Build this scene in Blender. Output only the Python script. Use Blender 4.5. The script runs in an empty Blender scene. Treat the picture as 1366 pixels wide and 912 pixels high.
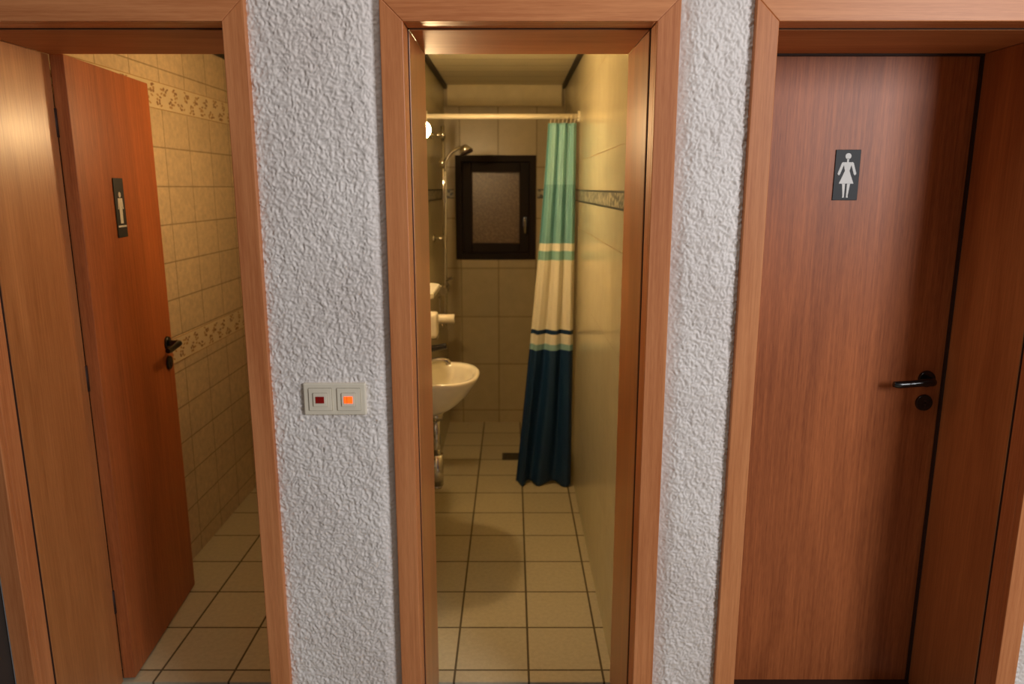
import bpy, bmesh, math, random
from mathutils import Vector, Matrix, noise
random.seed(4)
S = bpy.context.scene
COL = S.collection

# ------------------------------------------------------------------ helpers
def lin(c):
    return tuple(((v/255)/12.92 if v/255 <= .04045 else ((v/255+.055)/1.055)**2.4) for v in c)

def new_mat(name):
    m = bpy.data.materials.new(name); m.use_nodes = True
    nt = m.node_tree
    return m, nt, nt.nodes['Principled BSDF']

def pmat(name, rgb, rough=.5, metal=0, emit=None, estr=0, coat=0, var=.06, vscale=12):
    m, nt, b = new_mat(name)
    c = lin(rgb)
    tc = nt.nodes.new('ShaderNodeTexCoord')
    n = nt.nodes.new('ShaderNodeTexNoise'); n.inputs['Scale'].default_value = vscale
    n.inputs['Detail'].default_value = 4
    r = nt.nodes.new('ShaderNodeValToRGB')
    r.color_ramp.elements[0].position = .3; r.color_ramp.elements[1].position = .7
    r.color_ramp.elements[0].color = tuple(v*(1-var) for v in c)+(1,)
    r.color_ramp.elements[1].color = tuple(min(1, v*(1+var)) for v in c)+(1,)
    nt.links.new(tc.outputs['Object'], n.inputs['Vector'])
    nt.links.new(n.outputs['Fac'], r.inputs['Fac'])
    nt.links.new(r.outputs['Color'], b.inputs['Base Color'])
    b.inputs['Roughness'].default_value = rough
    b.inputs['Metallic'].default_value = metal
    b.inputs['Coat Weight'].default_value = coat
    if emit:
        b.inputs['Emission Color'].default_value = lin(emit)+(1,)
        b.inputs['Emission Strength'].default_value = estr
    return m

def wood(name, dark, light, axis='Z', rough=.38, coarse=7, contrast=1.0, coat=.25, cw=.22, spec=.5, crough=.35):
    m, nt, b = new_mat(name)
    N = nt.nodes.new; L = nt.links.new
    tc = N('ShaderNodeTexCoord')
    def stretched(cross, along, detail, dist=0):
        mp = N('ShaderNodeMapping')
        s = [cross]*3; s['XYZ'.index(axis)] = along
        mp.inputs['Scale'].default_value = s
        L(tc.outputs['Object'], mp.inputs['Vector'])
        n = N('ShaderNodeTexNoise'); n.inputs['Scale'].default_value = 1
        n.inputs['Detail'].default_value = detail
        n.inputs['Distortion'].default_value = dist
        L(mp.outputs['Vector'], n.inputs['Vector'])
        return n
    a = stretched(coarse, .7, 3, .6)
    f = stretched(170, 3.5, 4)
    fl = stretched(420, 26, 2)
    mul = N('ShaderNodeMath'); mul.operation = 'MULTIPLY'; mul.inputs[1].default_value = 7
    L(a.outputs['Fac'], mul.inputs[0])
    pp = N('ShaderNodeMath'); pp.operation = 'PINGPONG'; pp.inputs[1].default_value = 1
    L(mul.outputs[0], pp.inputs[0])
    s1 = N('ShaderNodeMath'); s1.operation = 'MULTIPLY'; s1.inputs[1].default_value = cw
    L(pp.outputs[0], s1.inputs[0])
    s2 = N('ShaderNodeMath'); s2.operation = 'MULTIPLY_ADD'; s2.inputs[1].default_value = .5
    L(f.outputs['Fac'], s2.inputs[0]); L(s1.outputs[0], s2.inputs[2])
    s3 = N('ShaderNodeMath'); s3.operation = 'MULTIPLY_ADD'; s3.inputs[1].default_value = .28+.22-cw
    L(fl.outputs['Fac'], s3.inputs[0]); L(s2.outputs[0], s3.inputs[2])
    r = N('ShaderNodeValToRGB')
    r.color_ramp.elements[0].position = .5-.16/contrast
    r.color_ramp.elements[1].position = .5+.16/contrast
    r.color_ramp.elements[0].color = lin(dark)+(1,)
    r.color_ramp.elements[1].color = lin(light)+(1,)
    L(s3.outputs[0], r.inputs['Fac']); L(r.outputs['Color'], b.inputs['Base Color'])
    b.inputs['Roughness'].default_value = rough
    b.inputs['Specular IOR Level'].default_value = spec
    b.inputs['Coat Weight'].default_value = coat
    b.inputs['Coat Roughness'].default_value = crough
    bp = N('ShaderNodeBump'); bp.inputs['Strength'].default_value = .08; bp.inputs['Distance'].default_value = .001
    L(fl.outputs['Fac'], bp.inputs['Height']); L(bp.outputs['Normal'], b.inputs['Normal'])
    return m

def tiles(name, tile, grout, ua, va, w, h, uo=0, vo=0, gap=.003, rough=.25, mott=.1, mscale=14, groutbump=.6):
    m, nt, b = new_mat(name)
    N = nt.nodes.new; L = nt.links.new
    tc = N('ShaderNodeTexCoord'); sp = N('ShaderNodeSeparateXYZ'); L(tc.outputs['Object'], sp.inputs[0])
    cb = N('ShaderNodeCombineXYZ')
    for i, (ax, off) in enumerate(((ua, uo), (va, vo))):
        ad = N('ShaderNodeMath'); ad.operation = 'SUBTRACT'; ad.inputs[1].default_value = off-20*(w if i == 0 else h)
        L(sp.outputs[ax], ad.inputs[0]); L(ad.outputs[0], cb.inputs[i])
    br = N('ShaderNodeTexBrick'); br.offset = 0; br.squash = 1
    br.inputs['Scale'].default_value = 1
    br.inputs['Brick Width'].default_value = w; br.inputs['Row Height'].default_value = h
    br.inputs['Mortar Size'].default_value = gap; br.inputs['Mortar Smooth'].default_value = .15
    br.inputs['Bias'].default_value = 0
    t = lin(tile)
    br.inputs['Color1'].default_value = tuple(v*.95 for v in t)+(1,)
    br.inputs['Color2'].default_value = tuple(min(1, v*1.05) for v in t)+(1,)
    br.inputs['Mortar'].default_value = lin(grout)+(1,)
    L(cb.outputs[0], br.inputs['Vector'])
    n = N('ShaderNodeTexNoise'); n.inputs['Scale'].default_value = mscale; n.inputs['Detail'].default_value = 6
    n.inputs['Roughness'].default_value = .65
    L(tc.outputs['Object'], n.inputs['Vector'])
    mr = N('ShaderNodeMapRange'); mr.inputs['From Min'].default_value = .3; mr.inputs['From Max'].default_value = .7
    mr.inputs['To Min'].default_value = 1-mott; mr.inputs['To Max'].default_value = 1+mott
    L(n.outputs['Fac'], mr.inputs['Value'])
    vm = N('ShaderNodeVectorMath'); vm.operation = 'SCALE'
    L(br.outputs['Color'], vm.inputs[0]); L(mr.outputs[0], vm.inputs['Scale'])
    L(vm.outputs[0], b.inputs['Base Color'])
    rr = N('ShaderNodeMapRange'); rr.inputs['To Min'].default_value = rough; rr.inputs['To Max'].default_value = .85
    L(br.outputs['Fac'], rr.inputs['Value']); L(rr.outputs[0], b.inputs['Roughness'])
    bp = N('ShaderNodeBump'); bp.invert = True; bp.inputs['Strength'].default_value = groutbump; bp.inputs['Distance'].default_value = .002
    L(br.outputs['Fac'], bp.inputs['Height']); L(bp.outputs['Normal'], b.inputs['Normal'])
    return m

class MB:
    """mesh builder with several materials"""
    def __init__(s): s.bm = bmesh.new(); s.mats = []
    def mi(s, m):
        if m not in s.mats: s.mats.append(m)
        return s.mats.index(m)
    def box(s, x0, x1, y0, y1, z0, z1, m):
        i = s.mi(m)
        v = [s.bm.verts.new((x, y, z)) for z in (z0, z1) for y in (y0, y1) for x in (x0, x1)]
        for f in ((0,2,3,1),(4,5,7,6),(0,1,5,4),(2,6,7,3),(0,4,6,2),(1,3,7,5)):
            s.bm.faces.new([v[k] for k in f]).material_index = i
        return s
    def prism(s, pts, axis, a, b, m):
        """pts 2-D polygon in the two other axes (cyclic order), extruded a..b"""
        i = s.mi(m)
        def mk(p, t):
            if axis == 'Y': return (p[0], t, p[1])
            if axis == 'X': return (t, p[0], p[1])
            return (p[0], p[1], t)
        A = [s.bm.verts.new(mk(p, a)) for p in pts]; B = [s.bm.verts.new(mk(p, b)) for p in pts]
        n = len(pts)
        fs = [s.bm.faces.new(A[::-1]), s.bm.faces.new(B)]
        for k in range(n):
            fs.append(s.bm.faces.new([A[k], A[(k+1) % n], B[(k+1) % n], B[k]]))
        for f in fs: f.material_index = i
        return s
    def cyl(s, p0, p1, r0, m, r1=None, seg=28, caps=True):
        r1 = r0 if r1 is None else r1; i = s.mi(m)
        p0 = Vector(p0); p1 = Vector(p1); d = (p1-p0).normalized()
        u = d.orthogonal().normalized(); w = d.cross(u)
        A, B = [], []
        for k in range(seg):
            a = 2*math.pi*k/seg; o = u*math.cos(a)+w*math.sin(a)
            A.append(s.bm.verts.new(p0+o*r0)); B.append(s.bm.verts.new(p1+o*r1))
        for k in range(seg):
            f = s.bm.faces.new([A[k], A[(k+1) % seg], B[(k+1) % seg], B[k]]); f.material_index = i; f.smooth = True
        if caps:
            s.bm.faces.new(A[::-1]).material_index = i; s.bm.faces.new(B).material_index = i
        return s
    def tube(s, pts, r, m, seg=14):
        """swept tube through smoothed points; r number or list"""
        i = s.mi(m)
        P = [Vector(p) for p in pts]; R = r if isinstance(r, (list, tuple)) else [r]*len(P)
        Q, QR = [], []
        for k in range(len(P)-1):
            p0 = P[max(k-1, 0)]; p1 = P[k]; p2 = P[k+1]; p3 = P[min(k+2, len(P)-1)]
            for j in range(6):
                t = j/6
                Q.append(.5*((2*p1)+(p2-p0)*t+(2*p0-5*p1+4*p2-p3)*t*t+(3*p1-p0-3*p2+p3)*t**3))
                QR.append(R[min(k, len(R)-1)]*(1-t)+R[min(k+1, len(R)-1)]*t)
        Q.append(P[-1]); QR.append(R[-1])
        u = None; prev = None
        for k, q in enumerate(Q):
            d = (Q[min(k+1, len(Q)-1)]-Q[max(k-1, 0)]).normalized()
            u = d.orthogonal().normalized() if u is None else (u-d*u.dot(d)).normalized()
            w = d.cross(u)
            ring = [s.bm.verts.new(q+(u*math.cos(2*math.pi*a/seg)+w*math.sin(2*math.pi*a/seg))*QR[k]) for a in range(seg)]
            if prev:
                for a in range(seg):
                    f = s.bm.faces.new([prev[a], prev[(a+1) % seg], ring[(a+1) % seg], ring[a]]); f.material_index = i; f.smooth = True
            else: s.bm.faces.new(ring[::-1]).material_index = i
            prev = ring
        s.bm.faces.new(prev).material_index = i
        return s
    def loft(s, rings, m, cap0=False, cap1=False):
        i = s.mi(m); prev = None; first = None
        for rg in rings:
            cur = [s.bm.verts.new(p) for p in rg]
            if prev:
                n = len(cur)
                for a in range(n):
                    f = s.bm.faces.new([prev[a], prev[(a+1) % n], cur[(a+1) % n], cur[a]]); f.material_index = i; f.smooth = True
            else: first = cur
            prev = cur
        if cap0: s.bm.faces.new(first[::-1]).material_index = i
        if cap1: s.bm.faces.new(prev).material_index = i
        return s
    def out(s, name, parent=None, bevel=0, M=None):
        bmesh.ops.recalc_face_normals(s.bm, faces=s.bm.faces)
        me = bpy.data.meshes.new(name); s.bm.to_mesh(me); s.bm.free()
        for m in s.mats: me.materials.append(m)
        o = bpy.data.objects.new(name, me); COL.objects.link(o)
        if parent: o.parent = parent
        if M is not None: o.matrix_local = M
        if bevel:
            b = o.modifiers.new('bevel', 'BEVEL'); b.width = bevel; b.segments = 2; b.limit_method = 'ANGLE'
        return o

def empty(name, loc=(0, 0, 0), rz=0):
    e = bpy.data.objects.new(name, None); e.location = loc; e.rotation_euler = (0, 0, rz); e.empty_display_size = .1
    COL.objects.link(e); return e

# ------------------------------------------------------------------ layout numbers (metres, camera over origin)
YF, YJ, YB = 1.79, 1.87, 2.19      # casing face, casing/lining joint, back of lining
ZT = 1.978                          # head of openings
CW = .053                           # casing width
DOORS = [(-1.298, -.657), (-.247, .329), (.605, 1.317)]
CEIL = 2.25
BACK = 4.98
XL, XR = -.435, .34                 # centre washroom walls
XLL, XLR = -1.41, -.56              # left washroom walls

# ------------------------------------------------------------------ materials
W_case_v = wood('beech_casing_v', (182,108,62), (218,144,92), 'Z', .45, 5, .8, .1, .22, .35)
W_case_h = wood('beech_casing_h', (182,108,62), (218,144,92), 'X', .45, 5, .8, .1, .22, .35)
W_lin_v = wood('beech_lining_v', (160,96,50), (198,130,76), 'Z', .36, 4, .8, .3, .22, .5, .28)
W_lin_h = wood('beech_lining_h', (170,104,60), (202,136,86), 'X', .6, 4, .8, 0, .22, .3)
W_leaf = wood('mahogany_leaf', (142,74,36), (192,110,60), 'Z', .46, 5, .85, .1, .13, .35)
M_black = pmat('black_plastic', (14,13,13), .25, coat=.3)
M_gasket = pmat('dark_gasket', (50,28,18), .7)
M_white_pl = pmat('ivory_plastic', (236,226,206), .3)
M_ceramic = pmat('white_ceramic', (238,232,214), .12, coat=.5)
M_chrome = pmat('chrome', (200,196,188), .15, 1)
M_signw = pmat('sign_white', (225,225,220), .5)
M_signb = pmat('sign_black', (18,18,20), .55)
M_winfr = pmat('dark_brown_window', (30,19,13), .6)
M_winfr.node_tree.nodes['Principled BSDF'].inputs['Specular IOR Level'].default_value = .2
M_rod = pmat('white_rod', (235,225,200), .3)

# plaster
PL, nt, b = new_mat('rough_plaster')
N = nt.nodes.new; L = nt.links.new
tc = N('ShaderNodeTexCoord')
n1 = N('ShaderNodeTexNoise'); n1.inputs['Scale'].default_value = 190; n1.inputs['Detail'].default_value = 4
n2 = N('ShaderNodeTexNoise'); n2.inputs['Scale'].default_value = 3
L(tc.outputs['Object'], n1.inputs['Vector']); L(tc.outputs['Object'], n2.inputs['Vector'])
r = N('ShaderNodeValToRGB'); r.color_ramp.elements[0].color = lin((222,212,206))+(1,); r.color_ramp.elements[1].color = lin((240,233,228))+(1,)
r.color_ramp.elements[0].position = .3; r.color_ramp.elements[1].position = .7
L(n2.outputs['Fac'], r.inputs['Fac']); L(r.outputs['Color'], b.inputs['Base Color'])
bp = N('ShaderNodeBump'); bp.inputs['Strength'].default_value = .45; bp.inputs['Distance'].default_value = .002
L(n1.outputs['Fac'], bp.inputs['Height']); L(bp.outputs['Normal'], b.inputs['Normal'])
b.inputs['Roughness'].default_value = .5

T_floor = tiles('floor_tile', (190,180,150), (92,80,56), 'X', 'Y', .25, .25, .0565, 0, .004, .42, .10, 60)
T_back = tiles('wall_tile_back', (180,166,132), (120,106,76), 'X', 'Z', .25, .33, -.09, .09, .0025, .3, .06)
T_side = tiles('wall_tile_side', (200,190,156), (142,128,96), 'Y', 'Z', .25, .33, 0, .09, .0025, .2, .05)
T_left = tiles('wall_tile_beige', (204,184,150), (160,142,112), 'Y', 'Z', .235, .1535, .06, 1.0, .003, .3, .18, 40)
T_ceil = tiles('ceiling_panel', (226,216,182), (140,126,92), 'Y', 'X', .2, 3.0, 0, -1.5, .003, .6, .03)
M_frz = pmat('frieze_cream', (216,200,166), .3)
M_flo = pmat('frieze_brown', (140,100,56), .4)
M_flo2 = pmat('frieze_gold', (174,136,80), .4)
M_trimdark = pmat('dark_ceiling_trim', (44,34,22), .6)

# ------------------------------------------------------------------ front wall (plaster)
w = MB()
segs = [(-1.3325, DOORS[0][0]-.03), (DOORS[0][1]+.03, DOORS[1][0]-.03), (DOORS[1][1]+.03, DOORS[2][0]-.03), (DOORS[2][1]+.03, 2.6)]
for a, c in segs:
    w.box(a, c, 1.818, 2.185, 0, 2.6, PL)
for a, c in DOORS:
    w.box(a-.03, c+.03, 1.818, 2.185, ZT+.03, 2.6, PL)
# real plaster relief skins
def hgt(x, z):
    p = Vector((x, 0, z))
    q = p+noise.noise_vector(p*70)*.008
    a = noise.noise(q*94)
    c = noise.noise(Vector((q.x*190+9, 3, q.z*155)))
    d = noise.noise(Vector((q.x*42+5, 7, q.z*36)))
    rid = 1-min(1, abs(a)*2.3)
    return rid*.0035+max(-.3, c)*.0024+d*.0019
def skin(x0, x1, z0, z1, smooth_edge=None, step=.0024):
    """smooth_edge: x of the edge (centre door frame) where the plaster was feathered back"""
    nx = int((x1-x0)/step)+1; nz = int((z1-z0)/step)+1
    i = w.mi(PL); rows = []
    for j in range(nz+1):
        z = z0+(z1-z0)*j/nz; row = []
        wob = .006*noise.noise(Vector((0, 11, z*6)))
        for k in range(nx+1):
            x = x0+(x1-x0)*k/nx
            e = min(x-x0, x1-x); h = hgt(x, z); y = 1.8065
            if smooth_edge is not None:
                t = max(0, 1-abs(x-smooth_edge)/(.045+wob)); t = t*t*(3-2*t)
                h *= 1-.6*t; y += .008*t
            row.append(w.bm.verts.new((x, y-h+.003*math.exp(-e/.012), z)))
        rows.append(row)
    for j in range(nz):
        for k in range(nx):
            f = w.bm.faces.new([rows[j][k], rows[j][k+1], rows[j+1][k+1], rows[j+1][k]]); f.material_index = i; f.smooth = True
skin(DOORS[0][1]+CW-.004, DOORS[1][0]-CW+.004, .25, 2.12, DOORS[1][0]-CW)
skin(DOORS[1][1]+CW-.004, DOORS[2][0]-CW+.004, .25, 2.12, DOORS[1][1]+CW)
skin(DOORS[2][1]+CW-.004, 1.56, .25, 1.3)
w.out('wall_front')

# hallway side wall at the far left, hallway floor
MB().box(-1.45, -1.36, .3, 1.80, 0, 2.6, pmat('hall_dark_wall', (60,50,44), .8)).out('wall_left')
MB().box(-1.45, 3.0, -3.2, 1.80, -.1, 0, T_floor).out('floor')

# ------------------------------------------------------------------ door frames
def frame(n, x0, x1):
    e = empty('door_%d' % n, ((x0+x1)/2, YF, 0))
    inv = Matrix.Translation((-(x0+x1)/2, -YF, 0))
    o0, o1, zo = x0-CW, x1+CW, ZT+CW
    g = .004
    # casings: visible board + return leg, mitred
    for nm, xi, xo, s in (('casing_left', x0, o0, -1), ('casing_right', x1, o1, 1)):
        m = MB()
        m.prism([(xi, 0), (xo, 0), (xo, zo), (xi, ZT)], 'Y', YF, 1.812, W_case_v)
        m.box(min(xi, xi+s*.026), max(xi, xi+s*.026), 1.812, YJ-.003, 0, ZT, W_case_v)
        m.out(nm, e, .002, inv)
        m = MB(); m.box(min(xi-s*g, xi+s*.026), max(xi-s*g, xi+s*.026), YJ, YB, 0, ZT-.004, W_lin_v)
        m.out(nm.replace('casing', 'lining'), e, .0015, inv)
        m = MB(); m.box(min(xi-s*.002, xi+s*.02), max(xi-s*.002, xi+s*.02), YJ-.003, YJ, 0, ZT, M_gasket)
        m.out(nm.replace('casing', 'joint'), e, 0, inv)
    m = MB(); m.prism([(x0, ZT), (o0, zo), (o1, zo), (x1, ZT)], 'Y', YF, 1.812, W_case_h)
    m.box(x0, x1, 1.812, YJ-.003, ZT, ZT+.026, W_case_h); m.out('casing_head', e, .002, inv)
    m = MB(); m.box(x0+g, x1-g, YJ, YB, ZT-g, ZT+.026, W_lin_h); m.out('lining_head', e, .0015, inv)
    m = MB(); m.box(x0, x1, YJ-.003, YJ, ZT-.002, ZT+.02, M_gasket); m.out('joint_head', e, 0, inv)
    return e, inv
D1, I1 = frame(1, *DOORS[0]); D2, I2 = frame(2, *DOORS[1]); D3, I3 = frame(3, *DOORS[2])

def lever(parent, M, side=1, name='handle'):
    """local: leaf face is plane y=0, handle sticks out to -y, lever points to -x*side"""
    m = MB()
    m.cyl((0, 0, 0), (0, -.009, 0), .026, M_black, .024)
    m.cyl((0, 0, -.075), (0, -.008, -.075), .026, M_black, .024)
    m.box(-.003, .003, -.0092, -.0075, -.09, -.072, M_gasket)
    m.cyl((0, -.0092, -.07), (0, -.007, -.07), .006, M_gasket)
    s = -side
    m.tube([(0, -.008, 0), (0, -.03, 0), (s*.006, -.046, 0), (s*.03, -.052, .001), (s*.07, -.05, -.003), (s*.105, -.048, -.006), (s*.122, -.046, -.005)],
           [.011, .0105, .0115, .011, .0105, .011, .0085], M_black, 16)
    return m.out(name, parent, 0, M)

# right door leaf (closed)
m = MB(); x0, x1 = DOORS[2]
m.box(x0-.006, x1+.008, YB+.001, YB+.041, .006, ZT+.008, W_leaf)
m.out('leaf', D3, .0015, I3)
m = MB(); m.box(x1-.010, x1-.004, YB-.012, YB, 0, ZT-.004, M_gasket); m.box(x0+.004, x0+.01, YB-.012, YB, 0, ZT-.004, M_gasket)  # dark seal strips that also paint in the shadow line around the leaf
m.box(x0+.01, x1-.01, YB-.012, YB, ZT-.010, ZT-.004, M_gasket); m.out('shadow_gasket', D3, 0, I3)
m = MB(); m.box(x0+.004, x1-.004, YB-.05, YB+.05, -.004, .005, M_gasket); m.out('threshold', D3, 0, I3)
lever(D3, I3 @ Matrix.Translation((1.262, YB+.001, 1.04)))

# left door leaf (open inwards), hinge at back left
ang = math.atan2(.05, .585)
hx, hy = -1.296, YB+.006
ML = I1 @ Matrix.Translation((hx, hy, 0)) @ Matrix.Rotation(ang, 4, 'Z')
m = MB(); m.box(0, .038, 0, .60, .008, ZT-.002, W_leaf)
m.out('leaf', D1, .0015, ML)
for k, z in enumerate((.25, 1.0, 1.75)):
    m = MB(); m.cyl((-.002, -.004, z), (-.002, -.004, z+.08), .007, M_gasket); m.out('hinge_%d' % (k+1), D1, 0, ML)
# handle on +x face near free edge: local lever -y -> world +x
lever(D1, ML @ Matrix.Translation((.038, .548, 1.035)) @ Matrix.Rotation(math.radians(90), 4, 'Z'), 1, 'handle')
m = MB(); m.box(.006, .032, .6, .6015, .93, 1.10, M_chrome); m.out('latch_plate', D1, 0, ML)

# ------------------------------------------------------------------ signs
def circle(cx, cz, r, n=20): return [(cx+r*math.cos(2*math.pi*k/n), cz+r*math.sin(2*math.pi*k/n)) for k in range(n)]
e = empty('restroom_sign', (.963, YB+.001, 1.645))
MB().box(-.036, .036, -.003, 0, -.071, .071, M_signb).out('plate', e, .001)
m = MB(); a, c = -.0036, -.0029
m.prism(circle(0, .053, .0085), 'Y', a, c, M_signw)
m.prism([(-.003, .046), (.003, .046), (.0025, .036), (-.0025, .036)], 'Y', a, c, M_signw)
m.prism([(-.013, .036), (.013, .036), (.0065, .012), (.021, -.024), (-.021, -.024), (-.0065, .012)], 'Y', a, c, M_signw)
for s in (1, -1):
    m.prism([(s*.013, .037), (s*.017, .034), (s*.027, .004), (s*.023, -.001), (s*.0195, .003), (s*.011, .028)], 'Y', a, c, M_signw)
    m.prism([(s*.0028, -.0245), (s*.0115, -.0245), (s*.0075, -.058), (s*.0085, -.0635), (s*.003, -.0635)], 'Y', a, c, M_signw)
m.out('figure', e)
# sign on the open leaf
e = empty('restroom_sign.001')
e.matrix_world = Matrix.Translation((hx, hy, 0)) @ Matrix.Rotation(ang, 4, 'Z') @ Matrix.Translation((.0385, .262, 1.545)) @ Matrix.Rotation(math.radians(90), 4, 'Z')
MB().box(-.036, .036, -.003, 0, -.095, .095, M_signb).out('plate', e, .001)
m = MB()
m.prism(circle(0, .042, .009), 'Y', a, c, M_signw)
m.prism([(-.016, .031), (.016, .031), (.020, -.004), (.014, -.004), (.011, .018), (.010, -.05), (-.010, -.05), (-.011, .018), (-.014, -.004), (-.020, -.004)], 'Y', a, c, M_signw)
m.prism([(-.03, -.056), (.03, -.056), (.03, -.062), (-.03, -.062)], 'Y', a, c, M_signw)
m.out('figure', e)

# ------------------------------------------------------------------ light switch
e = empty('light_switch', (-.445, 1.8085, 1.09))
MB().box(-.078, .078, -.015, .0, -.041, .041, M_white_pl).out('frame', e, .003)
M_red = pmat('red_lens', (110,12,10), .25, emit=(200,20,10), estr=.12)
M_or = pmat('orange_lens', (255,90,30), .25, emit=(255,76,14), estr=2.0)
M_ln = pmat('switch_seam', (150,140,120), .6)
for k, (cx, ml) in enumerate(((-.0355, M_red), (.0355, M_or))):
    m = MB(); m.box(cx-.0295, cx+.0295, -.0158, -.0135, -.0295, .0295, M_ln)
    m.box(cx-.0285, cx+.0285, -.0180, -.0140, -.0285, .0285, M_white_pl)
    m.box(cx-.018, cx+.018, -.0184, -.016, -.018, .018, M_ln)
    m.box(cx-.017, cx+.017, -.0210, -.016, -.017, .017, M_white_pl)
    m.out('rocker_%d' % (k+1), e, .0008)
    m = MB(); m.box(cx-.0105, cx+.0105, -.0225, -.0205, -.0085, .0085, ml)
    m.box(cx-.0035, cx-.0025, -.0228, -.022, -.0085, .0085, M_gasket)
    m.out('lens_%d' % (k+1), e, .0004)

# ------------------------------------------------------------------ rooms
YS = 2.187
MB().box(-1.50, 2.2, YS, BACK+.1, -.1, 0, T_floor).out('floor.001')
MB().box(-1.50, 2.2, YS, BACK+.2, CEIL, CEIL+.08, T_ceil).out('ceiling')
MB().box(XLL-.09, XLL, YS, BACK+.1, 0, CEIL, T_left).out('wall_left.001')
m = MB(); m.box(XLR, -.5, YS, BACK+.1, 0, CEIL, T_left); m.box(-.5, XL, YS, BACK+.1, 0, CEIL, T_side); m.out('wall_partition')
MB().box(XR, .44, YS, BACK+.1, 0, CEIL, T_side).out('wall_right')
MB().box(2.1, 2.2, YS, BACK+.1, 0, CEIL, T_side).out('wall_right.001')
wx0, wx1, wz0, wz1 = -.372, .157, 1.138, 1.816
m = MB()
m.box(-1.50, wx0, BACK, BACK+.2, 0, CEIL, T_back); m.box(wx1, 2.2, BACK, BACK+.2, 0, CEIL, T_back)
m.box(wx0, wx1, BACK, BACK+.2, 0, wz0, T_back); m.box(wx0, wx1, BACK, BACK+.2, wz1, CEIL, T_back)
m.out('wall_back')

# ceiling trims
m = MB(); m.box(XL, XL+.02, YS, BACK, CEIL-.022, CEIL, M_trimdark); m.box(XR-.02, XR, YS, BACK, CEIL-.022, CEIL, M_trimdark); m.out('trim_1')
m = MB(); m.box(XLL, XLL+.02, YS, BACK, CEIL-.025, CEIL, M_trimdark); m.out('trim_2')
m = MB(); m.box(XL+.02, XR-.02, BACK-.03, BACK, CEIL-.13, CEIL, pmat('cream_soffit', (220,206,164), .5)); m.out('trim_3', None, .003)

# floral friezes on left wall
def frieze(name, z0, z1):
    m = MB(); m.box(XLL, XLL+.003, YS, BACK, z0, z1, M_frz)
    m.box(XLL+.0025, XLL+.0035, YS, BACK, z0, z0+.003, M_flo2); m.box(XLL+.0025, XLL+.0035, YS, BACK, z1-.003, z1, M_flo2)
    y = YS+.03; k = 0; A, B = XLL+.0028, XLL+.0036; rr = random.Random(7)
    while y < BACK-.03:
        zz = z0+(z1-z0)*(.3 if k % 2 else .68)+rr.uniform(-.006, .006); R = rr.uniform(.014, .019)
        for p in range(5):
            t = 2*math.pi*p/5+rr.random(); cy, cz = y+R*.7*math.cos(t), zz+R*.7*math.sin(t); q0 = R*.42
            m.prism([(cy+q0*math.cos(t+q*math.pi/4), cz+q0*.8*math.sin(t+q*math.pi/4)) for q in range(8)], 'X', A, B, M_flo if rr.random() < .5 else M_flo2)
        for q in range(3):
            t = rr.uniform(0, 6.28); yy = y+.028*math.cos(t); zl = min(z1-.012, max(z0+.012, zz+.026*math.sin(t)))
            g = rr.uniform(-.004, .004)
            m.prism([(yy-.012, zl-g), (yy, zl+.005), (yy+.012, zl+g), (yy, zl-.005)], 'X', A, B, M_flo2 if q else M_flo)
        y += rr.uniform(.046, .06); k += 1
    return m.out(name)
frieze('trim_4', 1.915, 2.02); frieze('trim_5', .89, .995)

# grey patterned frieze, centre room
FZ, nt, b = new_mat('grey_frieze')
N = nt.nodes.new; L = nt.links.new
tc = N('ShaderNodeTexCoord'); v = N('ShaderNodeTexVoronoi'); v.inputs['Scale'].default_value = 50
L(tc.outputs['Object'], v.inputs['Vector'])
r = N('ShaderNodeValToRGB'); e0, e1 = r.color_ramp.elements
e0.color = lin((58,64,64))+(1,); e0.position = .3; e1.color = lin((180,174,150))+(1,); e1.position = .65
L(v.outputs['Distance'], r.inputs['Fac']); L(r.outputs['Color'], b.inputs['Base Color']); b.inputs['Roughness'].default_value = .3
M_fzl = pmat('frieze_line', (56,56,50), .4)
m = MB(); z0, z1 = 1.54, 1.60
for (a0, a1, b0, b1) in ((XR-.003, XR, YS, BACK), (XL, XL+.003, YS, BACK), (XL+.003, wx0-.01, BACK-.003, BACK), (wx1+.01, XR-.003, BACK-.003, BACK)):
    m.box(a0, a1, b0, b1, z0+.007, z1-.007, FZ)
    m.box(a0, a1, b0, b1, z0, z0+.007, M_fzl); m.box(a0, a1, b0, b1, z1-.007, z1, M_fzl)
m.out('trim_6')

# ------------------------------------------------------------------ window
e = empty('window_1', ((wx0+wx1)/2, BACK, (wz0+wz1)/2))
GL, nt, b = new_mat('obscured_glass')
N = nt.nodes.new; L = nt.links.new
tc = N('ShaderNodeTexCoord'); v = N('ShaderNodeTexVoronoi'); v.inputs['Scale'].default_value = 80
L(tc.outputs['Object'], v.inputs['Vector'])
r = N('ShaderNodeValToRGB'); r.color_ramp.elements[0].color = lin((88,70,50))+(1,); r.color_ramp.elements[1].color = lin((136,112,82))+(1,)
L(v.outputs['Distance'], r.inputs['Fac']); L(r.outputs['Color'], b.inputs['Base Color'])
bp = N('ShaderNodeBump'); bp.inputs['Strength'].default_value = .2; bp.inputs['Distance'].default_value = .003
L(v.outputs['Distance'], bp.inputs['Height']); L(bp.outputs['Normal'], b.inputs['Normal']); b.inputs['Roughness'].default_value = .3
hw, hh = (wx1-wx0)/2, (wz1-wz0)/2
def ring(m, ax, az, t, y0, y1, mat):
    m.box(-ax, -ax+t, y0, y1, -az, az, mat); m.box(ax-t, ax, y0, y1, -az, az, mat)
    m.box(-ax+t, ax-t, y0, y1, -az, -az+t, mat); m.box(-ax+t, ax-t, y0, y1, az-t, az, mat)
m = MB(); ring(m, hw, hh, .042, -.008, .10, M_winfr); m.out('outer_frame', e, .002)
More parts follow.
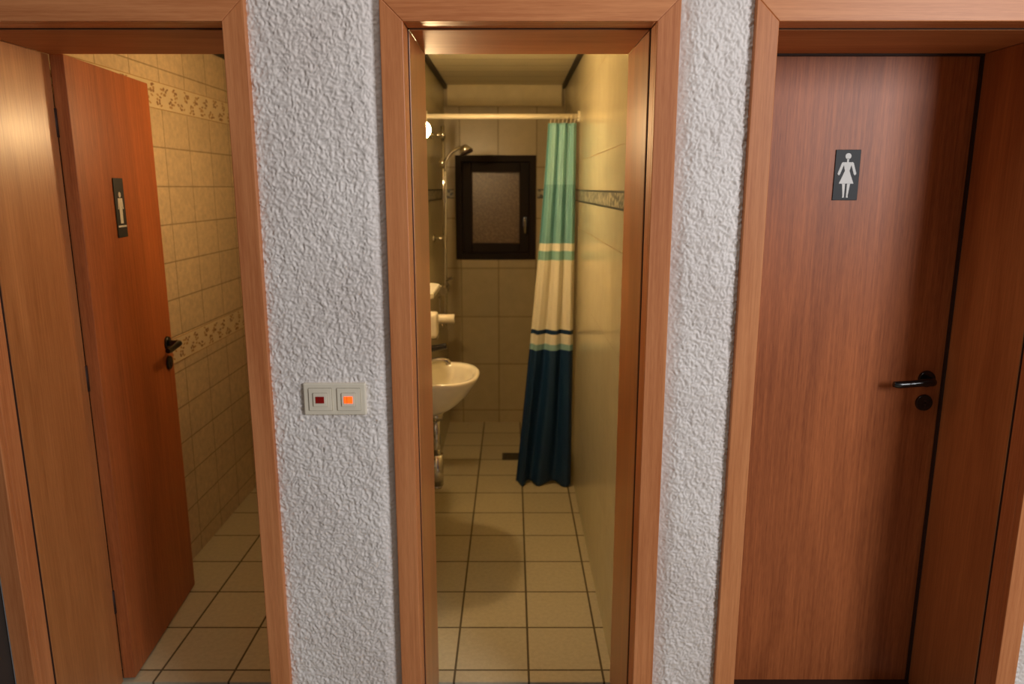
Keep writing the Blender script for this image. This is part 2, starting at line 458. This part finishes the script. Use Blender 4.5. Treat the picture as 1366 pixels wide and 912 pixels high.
m = MB(); ring(m, hw-.042, hh-.042, .062, .03, .09, M_winfr); m.out('sash', e, .004)
m = MB(); ring(m, hw-.103, hh-.103, .006, .026, .032, M_gasket)
m.out('glazing_bead', e)
MB().box(-hw+.098, hw-.098, .055, .062, -hh+.098, hh-.098, GL).out('pane', e)
m = MB(); m.box(hw-.082, hw-.059, .02, .03, -.12, -.06, M_chrome); m.tube([(hw-.070, .03, -.075), (hw-.070, -.005, -.075), (hw-.070, -.008, -.10), (hw-.070, -.006, -.165)], [.007, .008, .009, .007], M_chrome)
m.out('handle', e)

# ------------------------------------------------------------------ shower curtain + rod
YC = 3.85
CU, nt, b = new_mat('striped_curtain_cloth')
N = nt.nodes.new; L = nt.links.new
tc = N('ShaderNodeTexCoord'); sp = N('ShaderNodeSeparateXYZ'); L(tc.outputs['Object'], sp.inputs[0])
dv = N('ShaderNodeMath'); dv.operation = 'DIVIDE'; dv.inputs[1].default_value = 2
L(sp.outputs['Z'], dv.inputs[0])
r = N('ShaderNodeValToRGB'); r.color_ramp.interpolation = 'CONSTANT'
stops = [(0, (20,58,100)), (.765, (146,190,196)), (.790, (242,238,222)), (.848, (16,54,92)), (.875, (240,234,214)), (1.238, (146,198,194)), (1.285, (242,240,224)), (1.325, (124,182,188)), (1.62, (148,204,208))]
cr = r.color_ramp
cr.elements[0].position = 0; cr.elements[0].color = lin(stops[0][1])+(1,)
cr.elements[1].position = stops[1][0]/2; cr.elements[1].color = lin(stops[1][1])+(1,)
for z, c3 in stops[2:]:
    el = cr.elements.new(z/2); el.color = lin(c3)+(1,)
L(dv.outputs[0], r.inputs['Fac']); L(r.outputs['Color'], b.inputs['Base Color']); b.inputs['Roughness'].default_value = .55
tr = N('ShaderNodeBsdfTranslucent'); L(r.outputs['Color'], tr.inputs['Color'])
mx = N('ShaderNodeMixShader'); mx.inputs[0].default_value = .15
outn = nt.nodes['Material Output']
L(b.outputs[0], mx.inputs[1]); L(tr.outputs[0], mx.inputs[2]); L(mx.outputs[0], outn.inputs['Surface'])
e = empty('shower_curtain')
m = MB(); i = m.mi(CU); rows = []
NU, NZ = 200, 110
for j in range(NZ+1):
    z = .012+(1.925-.012)*j/NZ; t = 1-z/1.925     # t=1 at hem
    xl = .180-.160*t**1.2; xr = .322
    amp = .012+.012*t
    row = []
    for k in range(NU+1):
        u = k/NU; uu = u**(1-.25*t)+.05*math.sin(2.2*z+5*u)*t*u*(1-u)*4
        ph = 2*math.pi*(2.9*uu)+.6
        x = xl+(xr-xl)*u
        y = YC+amp*math.sin(ph)+.005*math.sin(2.3*ph+2*z)*(1-t*.5)+.01*math.sin(5*u+2.5*z)*t
        row.append(m.bm.verts.new((x, y, z+.008*math.sin(ph+.5)*t)))
    rows.append(row)
for j in range(NZ):
    for k in range(NU):
        f = m.bm.faces.new([rows[j][k], rows[j][k+1], rows[j+1][k+1], rows[j+1][k]]); f.material_index = i; f.smooth = True
o = m.out('cloth', e)
sd = o.modifiers.new('thickness', 'SOLIDIFY'); sd.thickness = .001
for k in range(7):
    x = .195+.02*k
    m = MB(); pts = [(x+.003*math.sin(a), YC+.018*math.cos(a), 1.948+.022*math.sin(a)) for a in [2*math.pi*q/10 for q in range(11)]]
    m.tube(pts, .0016, M_rod, 8); m.out('ring_%d' % (k+1), e)
m = MB(); m.cyl((XL, YC, 1.957), (XR, YC, 1.957), .0125, M_rod)
m.cyl((XR, YC, 1.957), (XR-.012, YC, 1.957), .026, M_rod); m.cyl((XL, YC, 1.957), (XL+.012, YC, 1.957), .026, M_rod)
m.out('shower_rod')

# ------------------------------------------------------------------ shower set
e = empty('shower_set', (0, 0, 0))
bx, by = -.37, 4.10
m = MB(); m.cyl((bx, by, 1.29), (bx, by, 1.93), .010, M_chrome); m.out('rail', e)
m = MB()
for z in (1.884, 1.337):
    m.cyl((XL, by, z), (bx+.012, by, z), .010, M_chrome); m.cyl((XL, by, z), (XL+.01, by, z), .022, M_chrome)
    m.cyl((bx, by, z-.018), (bx, by, z+.018), .015, M_chrome)
m.out('brackets', e)
m = MB(); m.cyl((bx-.005, by, 1.715), (bx-.005, by, 1.765), .018, M_chrome)
m.tube([(bx+.012, by-.01, 1.70), (bx+.018, by-.012, 1.75), (bx+.045, by-.015, 1.79), (bx+.085, by-.02, 1.815), (bx+.11, by-.025, 1.812)], [.008, .009, .009, .010, .012], M_chrome)
m.cyl((bx+.112, by-.025, 1.826), (bx+.128, by-.03, 1.795), .018, M_chrome, .036)
m.cyl((bx+.128, by-.03, 1.795), (bx+.131, by-.031, 1.788), .036, M_gasket, .034)
m.out('hand_shower', e)
m = MB(); m.tube([(bx+.012, by-.01, 1.70), (bx+.012, by-.012, 1.55), (bx+.006, by-.03, 1.3), (bx, by-.05, 1.0), (bx-.01, by-.045, .86), (bx-.025, by-.03, .88), (bx-.035, by-.02, 1.02)], .0065, M_chrome, 10)
m.out('hose', e)
m = MB(); m.cyl((XL, by-.07, 1.06), (bx, by-.07, 1.06), .018, M_chrome); m.cyl((XL, by+.07, 1.06), (bx, by+.07, 1.06), .018, M_chrome)
m.cyl((bx-.005, by-.10, 1.06), (bx-.005, by+.10, 1.06), .024, M_chrome)
m.tube([(bx, by, 1.07), (bx+.01, by-.01, 1.11), (bx+.05, by-.03, 1.125)], [.013, .009, .007], M_chrome)
m.out('mixer', e)

# ------------------------------------------------------------------ washbasins
def basin(name, xw, yc, s=1):
    """xw wall plane, s=+1 projecting to +x"""
    e = empty(name, (xw, yc, 0))
    def rg(px, hy_, z, x_off=0, n=56, e_=2.4):
        pts = []
        for k in range(n):
            t = 2*math.pi*k/n
            cx = px/2
            c_, s_ = math.cos(t), math.sin(t)
            x = math.copysign(abs(c_)**(2/e_), c_)*px/2+cx+x_off
            y = math.copysign(abs(s_)**(2/e_), s_)*hy_
            pts.append((s*max(x, .0), y, z))
        return pts
    m = MB()
    m.loft([rg(.09, .05, .685), rg(.15, .085, .69), rg(.205, .125, .725), rg(.255, .165, .775), rg(.285, .19, .82), rg(.297, .198, .838), rg(.300, .200, .850), rg(.293, .194, .856),
            rg(.268, .175, .853, .014, e_=2.2), rg(.205, .158, .842, .066, e_=2), rg(.19, .148, .80, .07, e_=2), rg(.14, .11, .755, .085, e_=2), rg(.05, .04, .740, .125, e_=2)],
           M_ceramic, True, True)
    m.cyl((s*.15, 0, .7395), (s*.15, 0, .743), .02, M_chrome)
    m.out('bowl', e)
    m = MB(); m.cyl((s*.07, 0, .852), (s*.07, 0, .925), .021, M_chrome, .019)
    m.tube([(s*.07, 0, .895), (s*.12, 0, .91), (s*.165, 0, .905), (s*.17, 0, .89)], [.014, .012, .011, .011], M_chrome)
    m.cyl((s*.07, 0, .925), (s*.07, 0, .955), .024, M_black, .020)
    m.tube([(s*.07, 0, .95), (s*.11, 0, .96), (s*.165, 0, .97)], [.018, .014, .012], M_black)
    m.out('tap', e)
    m = MB(); m.cyl((s*.115, 0, .46), (s*.115, 0, .69), .0165, M_chrome); m.cyl((s*.115, 0, .655), (s*.115, 0, .69), .03, M_chrome)
    m.cyl((s*.115, 0, .36), (s*.115, 0, .50), .027, M_chrome); m.cyl((s*.115, 0, .345), (s*.115, 0, .36), .018, M_chrome, .025)
    m.tube([(s*.115, 0, .47), (s*.08, 0, .47), (s*.0, 0, .47)], .016, M_chrome); m.cyl((0, 0, .47), (s*.008, 0, .47), .035, M_chrome)
    m.out('siphon', e)
    m = MB()
    for yy in (-.07, .07):
        m.cyl((0, yy, .56), (s*.045, yy, .56), .010, M_chrome); m.cyl((s*.04, yy, .545), (s*.04, yy, .60), .011, M_chrome)
        m.cyl((s*.045, yy, .56), (s*.07, yy, .56), .017, M_chrome)
        m.tube([(s*.04, yy, .60), (s*.045, yy*.7, .68), (s*.05, yy*.2, .80)], .0045, M_chrome, 8)
    m.out('valves', e)
    return e
basin('washbasin', XL, 3.0, 1); basin('washbasin.001', XLR, 3.05, -1)

# shelf, mirror, dispenser, roll holder
m = MB(); pts = [(XL, 2.83), (XL+.07, 2.83)]+[(XL+.07+.06*math.sin(a), 2.87-.04*math.cos(a)) for a in (.5, 1.0, 1.57)]+[(XL+.07+.06*math.sin(a), 3.13+.04*math.cos(a)) for a in (1.57, 1.0, .5)]+[(XL+.07, 3.17), (XL, 3.17)]
m.prism(pts, 'Z', 1.185, 1.21, M_ceramic); m.out('wall_shelf', None, .006)
M_mirror = pmat('mirror_glass', (235,235,230), .03, 1, var=.01)
m = MB(); m.box(XL, XL+.006, 2.80, 3.20, 1.25, 1.72, M_mirror); m.box(XL, XL+.004, 2.795, 3.205, 1.245, 1.725, M_chrome); m.out('wall_mirror')
m = MB(); m.box(XL, XL+.10, 3.24, 3.34, .95, 1.06, M_white_pl); m.box(XL+.03, XL+.104, 3.27, 3.31, .935, .96, M_ln); m.out('soap_dispenser', None, .012)
m = MB(); m.cyl((XL, 3.56, 1.0), (XL+.006, 3.56, 1.0), .02, M_chrome); m.tube([(XL, 3.56, 1.0), (XL+.05, 3.56, 1.0), (XL+.06, 3.56, .985), (XL+.06, 3.60, .975)], .005, M_chrome, 8)
m.cyl((XL+.035, 3.56, .985), (XL+.155, 3.56, .985), .022, M_white_pl); m.cyl((XL+.154, 3.56, .985), (XL+.156, 3.56, .985), .010, M_gasket); m.out('toilet_roll_holder')

# floor drain
m = MB(); m.box(-.06, .06, 4.24, 4.36, 0, .003, pmat('drain_steel', (92,84,70), .5, .6))
for k in range(6): m.box(-.048, .048, 4.25+.018*k, 4.26+.018*k, .0025, .0035, M_black)
m.out('floor_drain')

# ------------------------------------------------------------------ lamps
def globe(name, x, y, z, s, strength):
    M_glow = pmat('lamp_glass', (255,225,180), .4, emit=(255,214,156), estr=strength)
    e = empty(name, (x, y, z))
    m = MB(); m.cyl((-s*.085, 0, 0), (-s*.06, 0, 0), .034, M_white_pl); m.cyl((-s*.061, 0, 0), (-s*.028, 0, 0), .02, M_white_pl); m.out('mount', e)
    m = MB(); i = m.mi(M_glow)
    bmesh.ops.create_uvsphere(m.bm, u_segments=24, v_segments=16, radius=.034)
    for f in m.bm.faces: f.smooth = True
    m.out('globe', e)
globe('wall_lamp', XL+.085, 3.0, 1.83, 1, 500)
globe('wall_lamp.001', XLR-.085, 3.0, 1.83, -1, 230)

def area(name, loc, tgt, sx, sy, power, col):
    l = bpy.data.lights.new(name, 'AREA'); l.shape = 'RECTANGLE'; l.size = sx; l.size_y = sy; l.energy = power; l.color = col
    o = bpy.data.objects.new(name, l); o.location = loc
    o.rotation_euler = (Vector(tgt)-Vector(loc)).to_track_quat('-Z', 'Y').to_euler(); COL.objects.link(o)
area('hall_window_light', (2.5, -.9, 2.2), (.0, 1.8, 1.25), .9, 1.1, 76, (.97, .97, 1.0))
area('hall_fill_light', (-.1, 1.0, 3.3), (-.1, 1.8, 1.3), .5, .5, 6, (1.0, .88, .78))  # added soft fill from above for plaster and casing heads, no real fixture
W = bpy.data.worlds.new('hall_ambient'); S.world = W; W.use_nodes = True
W.node_tree.nodes['Background'].inputs[0].default_value = (1.0, .94, .92, 1)
W.node_tree.nodes['Background'].inputs[1].default_value = .085

# ------------------------------------------------------------------ camera
cd = bpy.data.cameras.new('camera'); cd.sensor_width = 36; cd.lens = 990/1366*36
cd.clip_start = .05
cd.dof.use_dof = True; cd.dof.focus_distance = 1.85; cd.dof.aperture_fstop = 3.2
co = bpy.data.objects.new('camera', cd); co.location = (0, 0, 1.61); co.rotation_euler = (math.radians(90-11.75), 0, 0)
COL.objects.link(co); S.camera = co
S.view_settings.view_transform = 'Standard'
